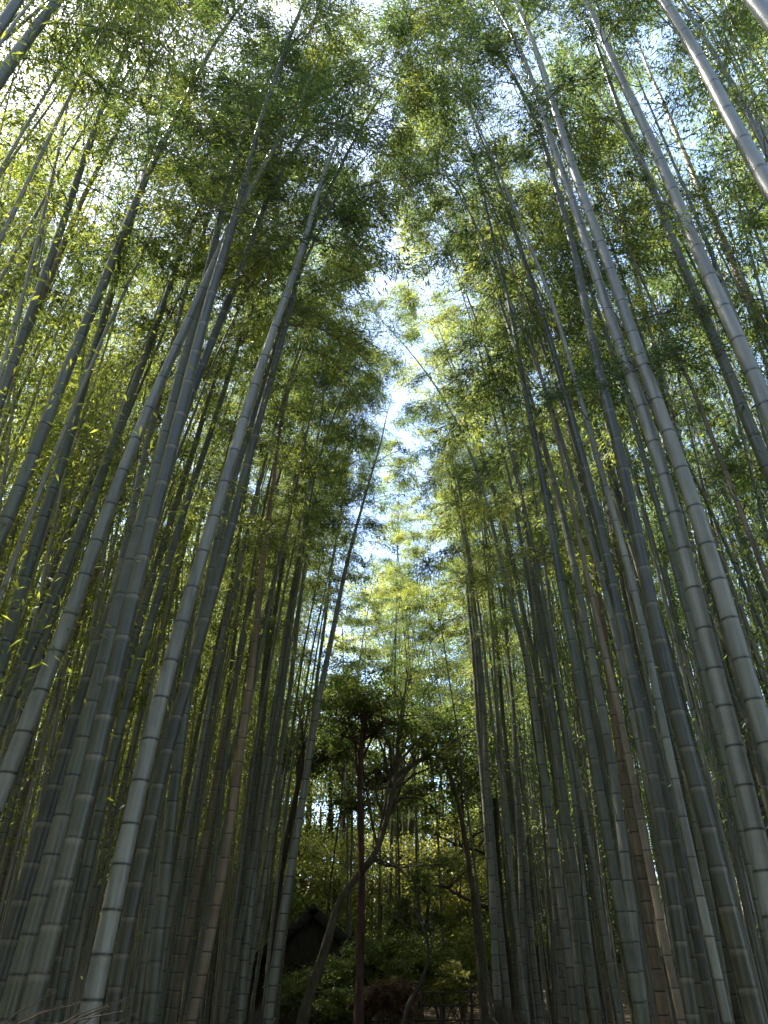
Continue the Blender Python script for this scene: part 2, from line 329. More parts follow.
# traced plants: kind, width in px at the lowest point, height, label, points (px, bottom to top)
TR = [
 ('grey', 22, 12.6, 'thick pale grey bamboo from the left edge, leaning right to a bare tapering tip', [(0,805),(30,710),(56,651),(89,572),(118,497),(157,394),(176,350),(240,215),(298,110)]),
 ('green', 17, 17, 'bamboo leaving the left edge at mid height and leaning to the top edge', [(0,531),(44,415),(73,350),(120,240),(150,165),(175,115),(245,0)]),
 ('green', 16, 17, 'grey-green bamboo just below and parallel to the tall one that reaches the top edge', [(3,651),(20,603),(39,541),(51,487),(80,394),(95,350),(120,255),(150,150),(180,20)]),
 ('green', 15, 16, 'olive bamboo with pale joints crossing the left edge at two thirds of the height down', [(14,681),(44,620),(65,562),(85,511),(106,456),(126,401),(147,350),(185,240)]),
 ('dark', 26, 17, 'thick dark olive bamboo with pale joint rings standing at the lower left', [(28,1024),(40,973),(60,903),(72,853),(90,780),(113,700),(116,671),(133,603),(147,535),(171,453),(200,350),(235,215)]),
 ('green', 23, 17, 'dark grey-green bamboo with thin black joints in the lower left corner', [(10,1007),(30,933),(50,860),(67,790),(80,740),(99,671),(120,596),(137,535),(154,466),(185,350),(215,235)]),
 ('green', 15, 16, 'grey-green bamboo with sunlit left edge, between dark olive and pale blue-grey stems', [(57,1000),(67,953),(83,887),(97,833),(110,767),(140,640),(155,596),(184,514),(201,463),(218,408),(236,350)]),
 ('grey', 25, 12.5, 'large pale blue-grey bamboo with a bright left edge, fourth thick stem from lower left', [(87,1020),(100,963),(115,887),(127,837),(140,773),(153,733),(167,678),(178,640),(191,589),(205,541),(222,493),(236,446),(256,384),(305,240)]),
 ('green', 17, 16, 'upright grey-green bamboo just right of the gap of bright leaves at the lower left', [(150,1020),(153,977),(160,913),(167,840),(180,753),(190,700),(205,582),(222,535),(250,430)]),
 ('green', 11, 16, 'slim grey bamboo crossing behind the pale blue-grey one at mid height', [(110,720),(120,678),(137,623),(154,576),(171,531),(191,466),(205,405),(224,357),(250,270)]),
 ('dark', 19, 15, 'dark brown-green bamboo directly left of the gap of bright leaves at the lower left', [(113,1000),(127,933),(143,840),(167,757),(185,690)]),
 ('grey', 9, 15, 'slender grey bamboo leaning right, its foot crossing the upright dark stem', [(160,1010),(170,960),(185,898),(202,850),(235,740)]),
 ('tan', 13, 14, 'dry tan-brown bamboo in the dense row left of the path end', [(195,1015),(202,966),(212,920),(223,863),(230,833),(247,700)]),
 ('green', 10, 15, 'slim grey-green bamboo right beside the tan-brown one on the left', [(227,1010),(236,951),(244,905),(255,850),(272,740)]),
 ('grey', 9, 15, 'slim pale bamboo third to the right of the tan-brown one on the left', [(243,1017),(246,977),(259,920),(267,856),(283,740)]),
 ('grey', 12, 12.8, 'pale bamboo at the inner edge of the left stand, leaning in over the path', [(269,1020),(279,933),(296,833),(319,720),(324,671),(338,603),(358,521),(382,442)]),
 ('grey', 10, 16, 'tall thin bamboo second from the inner edge of the left stand', [(240,1020),(250,900),(262,800),(276,692),(294,589),(314,463),(328,350)]),
 ('dark', 9, 16, 'thin dark bamboo third from the inner edge of the left stand, nearly straight', [(226,1000),(246,810),(266,675),(283,569),(300,452),(312,360),(335,200)]),
 ('tan', 10, 14, 'narrow brown bamboo low between two green stems, left of the larger tan one', [(174,1014),(183,955),(193,898),(205,840)]),
 ('dark', 22, 16, 'dark thick bamboo reaching the left edge near the bottom corner', [(0,983),(20,900),(43,817),(70,743),(100,650),(130,560)]),
 ('tan', 6, 14, 'thin dry tan bamboo leaning right from the left edge at mid height', [(0,562),(41,463),(77,370),(110,290)]),
 ('tan', 10, 15, 'yellowish thin bamboo at the left edge in front of bright leaves', [(0,887),(20,810),(50,710),(80,620)]),
 ('green', 15, 17, 'thick bamboo cutting the upper left corner, the right one of two', [(0,72),(28,35),(55,0)]),
 ('green', 11, 17, 'bamboo cutting the upper left corner, the left one of two', [(0,25),(14,0)]),
 ('green', 10, 17, 'slim bamboo from the left edge to the top, third below the corner pair', [(0,310),(55,200),(100,125),(165,10)]),
 ('green', 8, 17, 'thin bamboo from the left edge to the top, second below the corner pair', [(0,230),(45,135),(90,65),(125,0)]),
 ('green', 9, 15, 'slim grey-green bamboo in front of the tan one near the inner left stand', [(233,1000),(247,867),(256,733),(268,640)]),
 ('green', 8, 15, 'slim bamboo between the upright stem and the tan one at lower left', [(163,1010),(177,913),(197,810),(213,700),(235,600)]),
 # ---- right of the path
 ('dark', 23, 17, 'thickest dark green bamboo with pale joint rings at the lower right', [(755,1020),(742,963),(729,913),(719,867),(705,817),(694,763),(677,700),(659,634),(642,555),(635,517),(615,435),(594,350),(584,280),(554,180)]),
 ('grey', 22, 18, 'big grey bamboo, right of a close pair, meeting the right edge two thirds down', [(758,700),(748,675),(731,617),(714,569),(697,511),(673,439),(652,394),(641,350),(619,295),(584,200),(546,85)]),
 ('grey', 24, 18, 'big sun-streaked grey bamboo, left of a close pair, reaching the lower right edge', [(762,873),(745,800),(725,717),(714,651),(693,593),(676,541),(659,476),(644,418),(624,350),(599,290),(574,220),(549,135)]),
 ('grey', 19, 18, 'long grey bamboo from right edge to top edge, thicker one of two parallel', [(768,415),(744,350),(714,285),(684,215),(659,165),(624,85),(584,0)]),
 ('green', 15, 18, 'long bamboo from the right edge to the top edge, slimmer one of two parallel', [(768,463),(738,394),(724,350),(684,265),(654,190),(624,115),(594,40)]),
 ('grey', 19, 17, 'thick bamboo with a sunlit patch crossing the upper right corner', [(768,185),(734,115),(704,60),(664,0)]),
 ('tan', 11, 16, 'dull tan bamboo in the upper right, behind the long grey pair', [(768,345),(734,260),(694,180),(664,110),(634,30)]),
 ('green', 9, 16, 'slim green bamboo behind the big grey pair on the upper right', [(676,430),(654,350),(629,250),(609,170),(584,90)]),
 ('green', 8, 16, 'thin bamboo running to the right edge just above mid height', [(768,600),(744,541),(720,480),(697,415),(673,350),(650,280)]),
 ('green', 7, 16, 'thin bamboo running to the right edge at mid height, above its twin', [(768,514),(751,470),(724,415),(703,357),(680,300)]),
 ('green', 14, 16, 'dark grey-green bamboo left of the thickest dark one, starting at the bottom edge', [(702,1020),(692,967),(679,887),(662,827),(645,760),(632,700),(618,647),(601,589),(591,535),(580,476),(563,408),(546,350),(534,300),(504,200)]),
 ('dark', 13, 16, 'dark bamboo second to the left of the thickest dark one at lower right', [(715,1020),(705,983),(692,900),(679,833),(665,767),(649,700),(632,623),(615,555),(604,487),(591,418),(577,350),(560,280)]),
 ('grey', 9, 15, 'slim grey bamboo left of the reddish tan one at the lower right', [(649,1020),(642,977),(629,913),(622,867),(609,787),(595,733),(587,658),(570,569),(550,487),(529,384)]),
 ('tan', 13, 15, 'reddish tan bamboo in the middle of the right stand', [(665,1020),(652,947),(642,887),(632,823),(622,767),(612,700),(597,590)]),
 ('green', 13, 15, 'green-grey bamboo directly left of the thickest dark one at lower right', [(739,1020),(719,933),(699,850),(672,750),(650,660)]),
 ('grey', 11, 15, 'grey bamboo with a bright sun fleck low on its left side in the right stand', [(578,1017),(572,975),(563,919),(553,862),(549,787),(532,700),(512,600)]),
 ('green', 10, 15, 'slim grey bamboo in the centre of the right stand, between two dark ones', [(619,1020),(602,927),(585,840),(572,767),(556,700),(546,640),(532,541),(512,432)]),
 ('dark', 9, 15, 'thin dark bamboo arching over the path, its tip bending left against bright leaves', [(599,1020),(582,917),(562,800),(542,700),(532,658),(512,569),(495,500),(475,418),(444,350),(425,320)]),
 ('grey', 8, 14, 'thin grey bamboo second from the inner edge of the right stand', [(527,1020),(522,900),(516,780),(511,692),(505,623),(488,541),(464,463)]),
 ('grey', 9, 13, 'thin bamboo with a bright lower edge at the inner edge of the right stand', [(499,1020),(493,913),(489,833),(486,720),(482,692),(475,610),(464,535)]),
 ('green', 7, 13, 'thin bamboo just behind the innermost two of the right stand', [(518,1020),(512,900),(502,767),(492,680)]),
 ('grey', 8, 14, 'slim pale bamboo third from the inner edge of the right stand', [(542,1017),(530,954),(524,850),(515,740)]),
 ('green', 9, 14, 'slim bamboo right of the sun-flecked grey one in the right stand', [(595,1017),(582,933),(572,850),(556,740)]),
 ('grey', 6, 15, 'thin pale bamboo in front of bright leaves at the lower right edge', [(759,1000),(745,900),(725,783),(709,700)]),
 ('grey', 21, 17, 'thick bamboo just clipping the extreme upper right corner', [(768,22),(750,0)]),
 ('green', 8, 16, 'thin bamboo second in from the upper right corner', [(768,75),(729,0)]),
 ('dark', 9, 16, 'thin dark branching bamboo crossing below the sunlit one in the upper right', [(768,120),(734,65),(689,0)]),
]
placed = []
def traced(kind, w, H, label, pts):
    u0, v0 = pts[0]
    f0 = fwd(v0); D = .135
    Y = D * f0 / w
    xb = (u0 - 384) / f0 * Y
    if abs(xb) < 1.55: Y *= 1.55 / abs(xb)
    Y = min(Y, 17.5)
    # keep planes apart
    for _ in range(40):
        x0 = (u0 - 384) / f0 * Y
        if all(abs(x0 - a) + abs(Y - b) > .22 for a, b in placed): break
        Y *= 1.035
    placed.append(((u0 - 384) / f0 * Y, Y))
    r0 = .85 * w * Y / f0 / 2
    P = np.array([at(u, v, Y) for u, v in pts])
    gz = float(ground_z(P[0, 0], Y)) - .05
    zl = P[:, 2] - gz; xl = P[:, 0]
    r0 = r0 / max(.35, (1 - .97 * min(.9, zl[0] / H) ** 1.55))
    r0 = min(r0, .088)
    H = max(H, zl[-1] * 1.04 + (1.0 if zl[-1] > H - 1 else 0))
    z0, z1 = zl[0], zl[-1]
    if len(pts) > 2:
        c = np.polyfit(zl, xl, 2 if len(pts) < 7 else 3)
        if len(pts) < 5: c = np.concatenate([[0], np.polyfit(zl, xl, 1)]) * .6 + c * .4
    else: c = np.polyfit(zl, xl, 1)
    dc = np.polyder(c)
    s0 = np.clip(np.polyval(dc, z0), -.12, .12); s1 = np.clip(np.polyval(dc, z1), -.13, .13)
    side = 1 if xl[0] < 0 else -1
    arch = (random.uniform(.022, .042) if side > 0 else random.uniform(.024, .048)) if H > 13 else .012
    arch *= .7 + Y / 9.5
    def fx(z):
        z = np.asarray(z, float)
        x = np.polyval(c, np.clip(z, z0, z1)) + s0 * np.minimum(z - z0, 0) * 1.0 + s1 * np.maximum(z - z1, 0)
        return x + side * arch * np.maximum(z - max(z1, H * .62), 0) ** 1.9
    xb = float(fx(0.)); 
    ph = random.uniform(0, 6)
    cx = lambda z: fx(z) - xb
    cy = lambda z: .02 * np.sin(np.asarray(z) * .4 + ph) - .02 * sin(ph) + .03 * side * 0 + random.Random(int(w * 10)).uniform(-.02, .03) * np.maximum(np.asarray(z) - z1, 0) ** 1.5
    left = xl[0] < 0
    gz = float(ground_z(xb, Y)) - .05
    return make_bamboo((xb, Y, gz), H, r0, cx, cy, kind, label, GL if left else GR, start=random.uniform(.48, .6) if left else random.uniform(.54, .66), spread=1.36 if left else 1.26, nl=(17500 if left else 12000) * min(1, (H / 16) ** 2), nseg=18 if w > 14 else 14)
for t in TR: traced(*t)

# generic plants: a few variants, then copies
VAR = []
def variant(i):
    H = [15, 16.5, 14, 17.5, 15.5, 13, 16, 14.5, 17, 13.5][i % 10]
    r0 = [.042, .050, .036, .054, .044, .032, .047, .035, .052, .030][i % 10]
    b = [.10, .16, .05, .13, .2, .08, .12, .18, .07, .14][i % 10]
    kink = random.uniform(-.15, .15)
    cx = lambda z: b * 14 * (np.asarray(z) / H) ** 2.6 + kink * np.sin(np.asarray(z) * .35)
    cy = lambda z: kink * .6 * (1 - np.cos(np.asarray(z) * .3))
    me, zs = culm_mesh('culm', H, r0, cx, cy, 12, CM['green'])
    br, V, F = foliage_parts(H, r0, zs, random.uniform(.42, .55), 1.35, 11000, cx, cy)
    return me, br.mesh('branches', TWIG), mesh('foliage', V, F, LEAF), H, r0
VAR = [variant(i) for i in range(10)]
spots = []
def try_spot(x, y, mind):
    for a, b in placed:
        if (x - a) ** 2 + (y - b) ** 2 < mind ** 2: return False
    h = np.linspace(1, 14, 12); side = 1 if x < 0 else -1
    u, v, z = project(np.stack([x + side * .1 * h * h / 14, np.full(12, y), ground_z(x, y) + h], 1))
    ok = (z > .3) & (u > -60) & (u < 828) & (v > -60) & (v < 1060)
    if ok.sum() < 2: return False
    placed.append((x, y)); return True
N_FILL = 285 - len(TR)
for q in [(2.7, 6.3), (3.3, 5.0), (2.9, 8.1), (-3.0, 7.4), (-3.6, 5.6)]:
    if try_spot(*q, .2): spots.append(q)
tries = 0
while len(spots) < N_FILL and tries < 40000:
    tries += 1
    side = -1 if tries % 2 else 1
    d = random.random() ** 1.9
    x = side * (2.0 + 9.5 * d); y = random.uniform(2.6, 27)
    if y > 19 and abs(x) < 3: continue
    if y < 6 and abs(x) < 3.2: continue        # the nearest stems are the traced ones
    if try_spot(x, y, .36): spots.append((x, y))
over = {(2.0, 6.1): 3, (2.1, 7.7): 6, (1.95, 5.3): 9, (2.2, 9.4): 1, (2.3, 6.9): 7}
spots += list(over)
for (x, y) in spots:
    me, brm, fol, H, r0 = random.choice([VAR[i] for i in (0, 2, 5, 8)] if abs(x) < 4.2 else VAR)
    if (x, y) in over: me, brm, fol, H, r0 = VAR[over[x, y]]
    left = x < 0
    kind = random.choices(['green', 'grey', 'dark', 'tan'], [.46, .34, .15, .05])[0]
    if kind == 'tan': word = 'dry tan'
    elif kind == 'dark': word = 'dark green'
    elif kind == 'grey': word = 'pale grey'
    else: word = 'green'
    row = 'just behind the front stems' if abs(x) < 4 and y < 14 else ('far along the path edge' if abs(x) < 4.5 else ('in the middle of the grove' if abs(x) < 7.5 else 'deep in the shaded grove'))
    lab = f'{word} bamboo {row} on the {"left" if left else "right"}'
    z = float(ground_z(x, y)) - .05
    e = empty('bamboo', (x, y, z), lab, 'bamboo', f'{word} bamboo {row}, {"left" if left else "right"}', rz=(0 if left else pi) + random.gauss(0, .5))
    e.rotation_euler = (random.gauss(0, .025), random.gauss(.02, .025) * (1 if left else -1), e.rotation_euler[2])
    s = random.uniform(.88, 1.12); e.scale = (s, s, s)
    if (x, y) in over: e.rotation_euler = (0, -.02, pi + .1)
    link('culm', me, e, CM[kind]); link('branches', brm, e); link('foliage', fol, e)

# the farther grove as one mass: thin culms and leaf sprays beyond the counted plants
def thicket(name, xr, yr, n, label, nl, rs=.05, lm=None, hole=0, low=.22, ls=1.0, sp=1.0):
    mb = MB(); LP = []; LD = []; LL = []
    for _ in range(n):
        x = random.uniform(*xr); y = random.uniform(*yr)
        while abs(x) < hole: x = random.uniform(*xr)
        z = float(ground_z(x, y)); H = random.uniform(11, 16)
        b = random.uniform(-1.5, 1.5); t = np.linspace(0, 1, 9)
        P = np.stack([x + b * t ** 2.4 + .2 * random.uniform(-1, 1) * t, np.full(9, y) + .6 * random.uniform(-1, 1) * t ** 2, z + H * t], 1)
        mb.tube(P, rs * (1 - .9 * t ** 2), 6, False)
        m = nl; zz = rng.random(m) ** .7 * (1 - low) + low
        pi_ = np.clip(zz * 8, 0, 7.99).astype(int); w = (zz * 8 - pi_)[:, None]
        c = P[pi_] * (1 - w) + P[pi_ + 1] * w
        # clumps along side branches
        kc = 18; ca = rng.uniform(0, 2 * pi, kc); cr = rng.uniform(.3, 1.6, kc); cz = rng.random(kc) ** .7 * .8 + .2
        kk = rng.integers(0, kc, m); ci = np.clip(cz * 8, 0, 7.99).astype(int)
        cc = P[ci] + np.stack([np.cos(ca) * cr, np.sin(ca) * cr, rng.normal(size=kc) * .3], 1)
        p = cc[kk] + rng.normal(size=(m, 3)) * np.array([.4, .4, .22]) * sp
        LP.append(p); LD.append(np.stack([rng.normal(size=m), rng.normal(size=m), -rng.uniform(.1, 1, m)], 1)); LL.append(rng.uniform(.12, .2, m) * ls)
    LP = np.concatenate(LP); LD = np.concatenate(LD); LL = np.concatenate(LL)
    V, F = leaves(LP, LD, LL, LL * .25)
    e = empty(name, (sum(xr) / 2, sum(yr) / 2, 0), label, 'bamboo thicket'); tag(e, kind='stuff')
    o = np.array([sum(xr) / 2, sum(yr) / 2, 0]); mb.V = [q - o for q in mb.V]
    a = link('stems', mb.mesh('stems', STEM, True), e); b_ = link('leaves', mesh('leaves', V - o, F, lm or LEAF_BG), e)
    for q in (a, b_): tag(q, kind='stuff')
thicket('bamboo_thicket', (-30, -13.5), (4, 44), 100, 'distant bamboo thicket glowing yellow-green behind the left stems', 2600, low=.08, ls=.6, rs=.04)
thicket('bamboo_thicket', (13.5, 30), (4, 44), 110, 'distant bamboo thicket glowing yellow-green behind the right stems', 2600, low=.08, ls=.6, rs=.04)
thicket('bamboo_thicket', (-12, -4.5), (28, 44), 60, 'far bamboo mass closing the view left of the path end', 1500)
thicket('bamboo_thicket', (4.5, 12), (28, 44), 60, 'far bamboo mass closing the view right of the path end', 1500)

thicket('bamboo_thicket', (-13.5, -3.2), (1.5, 30), 1050, 'thin bamboo stems crowding the gaps inside the left stand', 1000, .024, LEAF, low=.62, ls=.5, sp=.8)
thicket('bamboo_thicket', (3.3, 13.5), (4.5, 30), 680, 'thin bamboo stems crowding the gaps inside the right stand', 760, .024, LEAF, low=.62, ls=.5, sp=.8)
thicket('bamboo_thicket', (-16, 16), (-22, -2.5), 240, 'bamboo grove continuing behind the viewpoint on both sides of the path', 2600, .055, LEAF, hole=1.8, low=.45)

# ------------------------------------------------------------------ trees at the end of the path
def smooth_path(P, n=24):
    P = np.asarray(P, float); d = np.concatenate([[0], np.cumsum(np.linalg.norm(np.diff(P, axis=0), axis=1))])
    t = np.linspace(0, d[-1], n); Q = np.stack([np.interp(t, d, P[:, k]) for k in range(3)], 1)
    for _ in range(2): Q[1:-1] = (Q[:-2] + 2 * Q[1:-1] + Q[2:]) / 4
    return Q
def crown(centres, rad, nper, leaf, wid, flat=.55, mat=None):
    LP = []; LD = []
    for c, r in zip(centres, rad):
        k = 22; cl = c + rnd_unit(k) * r * rng.random((k, 1)) ** .4 * [1, 1, flat]
        kk = rng.integers(0, k, nper)
        LP.append(cl[kk] + rng.normal(size=(nper, 3)) * r * [.16, .16, .07]); LD.append(rng.normal(size=(nper, 3)) * [1, 1, .5] - [0, 0, .25])
    LP = np.concatenate(LP); LD = np.concatenate(LD); L = rng.uniform(.7, 1.2, len(LP)) * leaf
    return leaves(LP, LD, L, L * wid, roll=.9)

def tree(name, label, Y, trunk, tw, bark, limbs=(), cr=(), leafm=LEAF_DARK, leaf=.10, nper=1500, cat='tree', group=None):
    """trunk and limbs as pixel polylines at distance Y; cr = list of (u, v, dy, radius)"""
    P = [at(u, v, Y) for u, v in trunk]
    gz = float(ground_z(P[0][0], Y)) - .1
    P[0][2] = min(P[0][2], gz + .3) if abs(P[0][2] - gz) < 1 else P[0][2]
    if P[0][2] > gz: P = [np.array([P[0][0] - (P[1][0] - P[0][0]) * .1, Y, gz])] + P
    base = np.array([P[0][0], Y, gz])
    r0 = tw * Y / 880 / 2
    e = empty(name, base, label, cat, group)
    Q = smooth_path(P, 30); Q[:, 1] += .12 * np.sin(np.linspace(0, 5, 30)) * np.linspace(0, 1, 30)
    t = np.linspace(0, 1, 30)
    mb = MB(); mb.tube(Q, r0 * (1 - .5 * t) * (1 + .5 * np.exp(-t * 14)) * (1 + .08 * np.sin(t * 23)), 12)
    mb.build('trunk', bark, e, True, base)
    for lp, lw, dy in limbs:
        lb = MB(); A = [at(u, v, Y) for u, v in lp]; A = [a + np.array([0, dy * i / (len(A) - 1), 0]) for i, a in enumerate(A)]
        A = smooth_path(A, 16); tt = np.linspace(0, 1, 16); lr = lw * Y / 880 / 2
        lb.tube(A, lr * (1 - .7 * tt), 8)
        for _ in range(14):
            k = random.randint(3, 15); q = A[k]; L = random.uniform(.4, 1.4)
            dd = np.array([random.gauss(0, .6), random.gauss(0, .6), random.uniform(.1, 1)]); dd /= np.linalg.norm(dd)
            tp = np.linspace(0, 1, 6)[:, None]
            lb.tube(q + dd * L * tp + np.array([0, 0, -.2]) * tp ** 2 + rng.normal(size=(6, 3)) * .02 * tp, lr * .4 * (1 - .8 * tp[:, 0]), 5, False)
        lb.build('limb', bark, e, True, base)
    if cr:
        cc = [at(u, v, Y) + [0, dy, 0] for u, v, dy, r in cr]; rr = [r for *_, r in cr]
        # limbs inside the crown so that the clusters hang on wood
        lb = MB(); top = Q[-1]
        for c, r in zip(cc, rr):
            s = Q[random.randint(19, 29)]; tp = np.linspace(0, 1, 8)[:, None]
            lb.tube(s + (c - s) * tp + np.array([0, 0, .25]) * np.sin(tp * pi) + rng.normal(size=(8, 3)) * .03 * np.sin(tp * pi), r0 * .35 * (1 - .75 * tp[:, 0]), 6, False)
            for _ in range(7):
                q = c + rnd_unit(1)[0] * r * .8 * [1, 1, .6]
                lb.tube(c + (q - c) * tp + np.array([0, 0, .1]) * np.sin(tp * pi), .012 * (1 - .8 * tp[:, 0]), 4, False)
        lb.build('branches', bark, e, True, base)
        V, F = crown(cc, rr, nper, leaf, .5)
        link('crown', mesh('crown', V - base, F, leafm), e)
    return e

tree('tree', 'curved grey-brown tree sweeping from lower left to upper right at the end of the path', 17.0,
     [(300,1015),(310,990),(322,960),(337,905),(348,885),(366,868),(378,850),(388,815),(394,785),(397,765)], 10.5, BARK,
     [([(395,778),(410,762),(430,748),(455,733)], 6, .8), ([(397,768),(398,735),(403,700),(408,670)], 5, .3), ([(374,860),(385,866),(398,870),(408,882)], 4.5, -.5),
      ([(394,785),(380,788),(362,786),(345,790)], 3, .4), ([(396,770),(385,778),(372,784)], 2.5, .3)],
     [(455,715,1,1.0),(365,722,-1.2,.6),(343,705,-.6,.7),(410,672,.6,.9),(438,692,2,1.0),(383,690,1,.8),(470,745,2,.9),(335,735,1,.6),(402,735,0,.6),(425,785,1,.6),(450,805,1.5,.6),(378,770,.5,.45),(440,755,.3,.6),(415,715,1.5,.7),(350,790,1.2,.5),(345,665,1,.8)], LEAF_DARK, .085, 950)
tree('red_trunked_tree', 'straight slender tree with a reddish brown trunk in the middle of the view', 16.0,
     [(358,1018),(360,975),(360.5,930),(362,880),(361,840),(359.5,790),(362,740),(366,700)], 9.5, BARK_RED,
     [([(361,745),(350,735),(340,728)], 4, .5), ([(362,742),(374,735),(388,725)], 4, -.4)],
     [(362,705,0,.6),(384,700,.3,.6),(342,722,.2,.5),(372,732,-.1,.3),(348,685,.3,.7),(372,672,.1,.7),(392,722,.2,.4),(330,700,.3,.5)], LEAF_DARK, .07, 620)
tree('leaning_tree', 'thin dark tree leaning left near the inner edge of the right stand', 18.0,
     [(484,1012),(480,960),(476,910),(468,860),(460,810),(450,775),(438,752)], 8, BARK,
     [([(450,775),(446,750),(452,725)], 4, .6), ([(460,810),(472,785),(480,770)], 3, .4)],
     [(440,730,1,1.2),(480,760,2,1.2),(465,700,1.5,1.5),(490,700,2,1.3)], LEAF_DARK, .10, 1800)
tree('crooked_tree', 'dark crooked tree behind the innermost left bamboo stems', 17.8,
     [(268,1000),(272,940),(281,870),(292,815),(301,775),(304,745)], 10, BARK_DARK,
     [([(303,770),(315,762),(326,755)], 4.5, .3), ([(304,750),(300,720),(296,690)], 4, .3)],
     [(330,740,1,1.3),(300,690,1,1.5),(280,740,1,1.1),(335,690,2,1.4)], LEAF_DARK, .10, 1700)
tree('leafy_sapling', 'small bent sapling low in front of the dark bank', 15.5,
     [(398,1020),(408,1003),(420,985),(429,960),(428,940),(420,925),(414,912)], 4.5, BARK_DARK, [],
     [(404,905,.2,.3),(428,892,.4,.35),(396,925,.3,.22),(440,915,.3,.25),(418,880,.1,.3),(424,925,.5,.2)], LEAF_DARK, .08, 260)
tree('low_branched_tree', 'tree whose low dark limb reaches left out of the right stand', 20.0,
     [(512,1010),(508,960),(502,920),(498,860),(494,800)], 9, BARK_DARK,
     [([(500,915),(480,905),(460,898),(440,886)], 5.5, -.3), ([(497,860),(480,850),(462,846),(448,838)], 3.5, .3)],
     [(450,865,1,1.1),(478,850,1,1.2),(500,800,1.5,1.5)], LEAF_LIME, .09, 1500)
# farther trees that close the end
far = [
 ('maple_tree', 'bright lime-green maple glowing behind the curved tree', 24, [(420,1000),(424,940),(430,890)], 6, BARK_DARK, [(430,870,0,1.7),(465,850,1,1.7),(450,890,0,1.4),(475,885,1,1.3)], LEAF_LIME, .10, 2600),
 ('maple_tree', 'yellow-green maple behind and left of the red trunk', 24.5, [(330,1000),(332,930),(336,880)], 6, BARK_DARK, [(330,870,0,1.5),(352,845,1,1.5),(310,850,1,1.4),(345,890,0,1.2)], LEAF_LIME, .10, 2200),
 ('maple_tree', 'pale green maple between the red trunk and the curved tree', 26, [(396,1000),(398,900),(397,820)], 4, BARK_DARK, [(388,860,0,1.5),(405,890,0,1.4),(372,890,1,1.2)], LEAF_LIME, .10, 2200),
 ('evergreen_tree', 'tall dark evergreen filling the centre above the curved tree', 27, [(405,990),(410,850),(415,720)], 9, BARK_DARK, [(410,680,0,1.6),(380,700,1,1.4),(440,665,1,1.5),(430,710,0,1.3),(455,705,1,1.5)], LEAF, .12, 1500),
 ('evergreen_tree', 'dark evergreen behind the inner left bamboo above the crooked tree', 29, [(340,990),(342,850),(345,720)], 9, BARK_DARK, [(345,690,0,1.6),(320,720,1,1.8),(300,690,0,2.0),(360,665,1,1.4)], LEAF, .12, 1600),
 ('evergreen_tree', 'dark evergreen behind the leaning tree beside the right stand', 29, [(480,990),(482,850),(485,730)], 9, BARK_DARK, [(485,700,0,1.6),(510,730,1,2.0),(470,675,0,1.6)], LEAF, .12, 1600),
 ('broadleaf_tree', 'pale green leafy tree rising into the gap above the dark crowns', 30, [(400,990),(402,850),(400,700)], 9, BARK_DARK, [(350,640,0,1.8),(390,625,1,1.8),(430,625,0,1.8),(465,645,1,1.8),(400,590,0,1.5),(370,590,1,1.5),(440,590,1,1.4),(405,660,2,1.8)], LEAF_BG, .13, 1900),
 ('thin_tree', 'very thin straight tree just right of the curved one', 21, [(398,1005),(400,900),(397,800)], 2.6, BARK_DARK, [(399,790,0,.7)], LEAF_DARK, .09, 500),
 ('thin_tree', 'thin tree rising between the maples left of the red trunk', 22, [(322,1005),(328,900),(342,800)], 2.6, BARK_DARK, [(345,790,0,.8)], LEAF_DARK, .09, 600),
]
for nm, lb, Y, tk, tw, bk, cr, lm, lf, npr in far: tree(nm, lb, Y, tk, tw, bk, (), cr, lm, lf, npr)
# tall feathery bamboos that close the gap above the path end
for i, (u, v, Y) in enumerate([(340, 545, 26), (385, 560, 29), (425, 555, 28), (458, 530, 24), (362, 575, 31), (405, 560, 32), (445, 570, 30), (372, 600, 25), (432, 600, 26), (400, 620, 24), (405, 500, 27), (388, 470, 24), (418, 480, 24), (405, 520, 30), (380, 530, 27), (350, 520, 24), (425, 535, 33), (395, 545, 23), (418, 575, 22), (378, 560, 21.5), (440, 545, 22), (350, 560, 22)]):
    p = at(u, 900, Y); z = float(ground_z(p[0], Y)) - .05
    me, brm, fol, H, r0 = VAR[i % 10]
    Zt = at(u, v, Y)[2] - z; s = min(1.6, Zt / H)
    e = empty('bamboo', (p[0], Y, z), 'feathery pale green bamboo top closing the gap above the trees at the path end', 'bamboo', 'feathery bamboos beyond the path end', rz=random.uniform(0, 6))
    e.scale = (s, s, s); link('culm', me, e, CM['green']); link('branches', brm, e); link('foliage', fol, e)

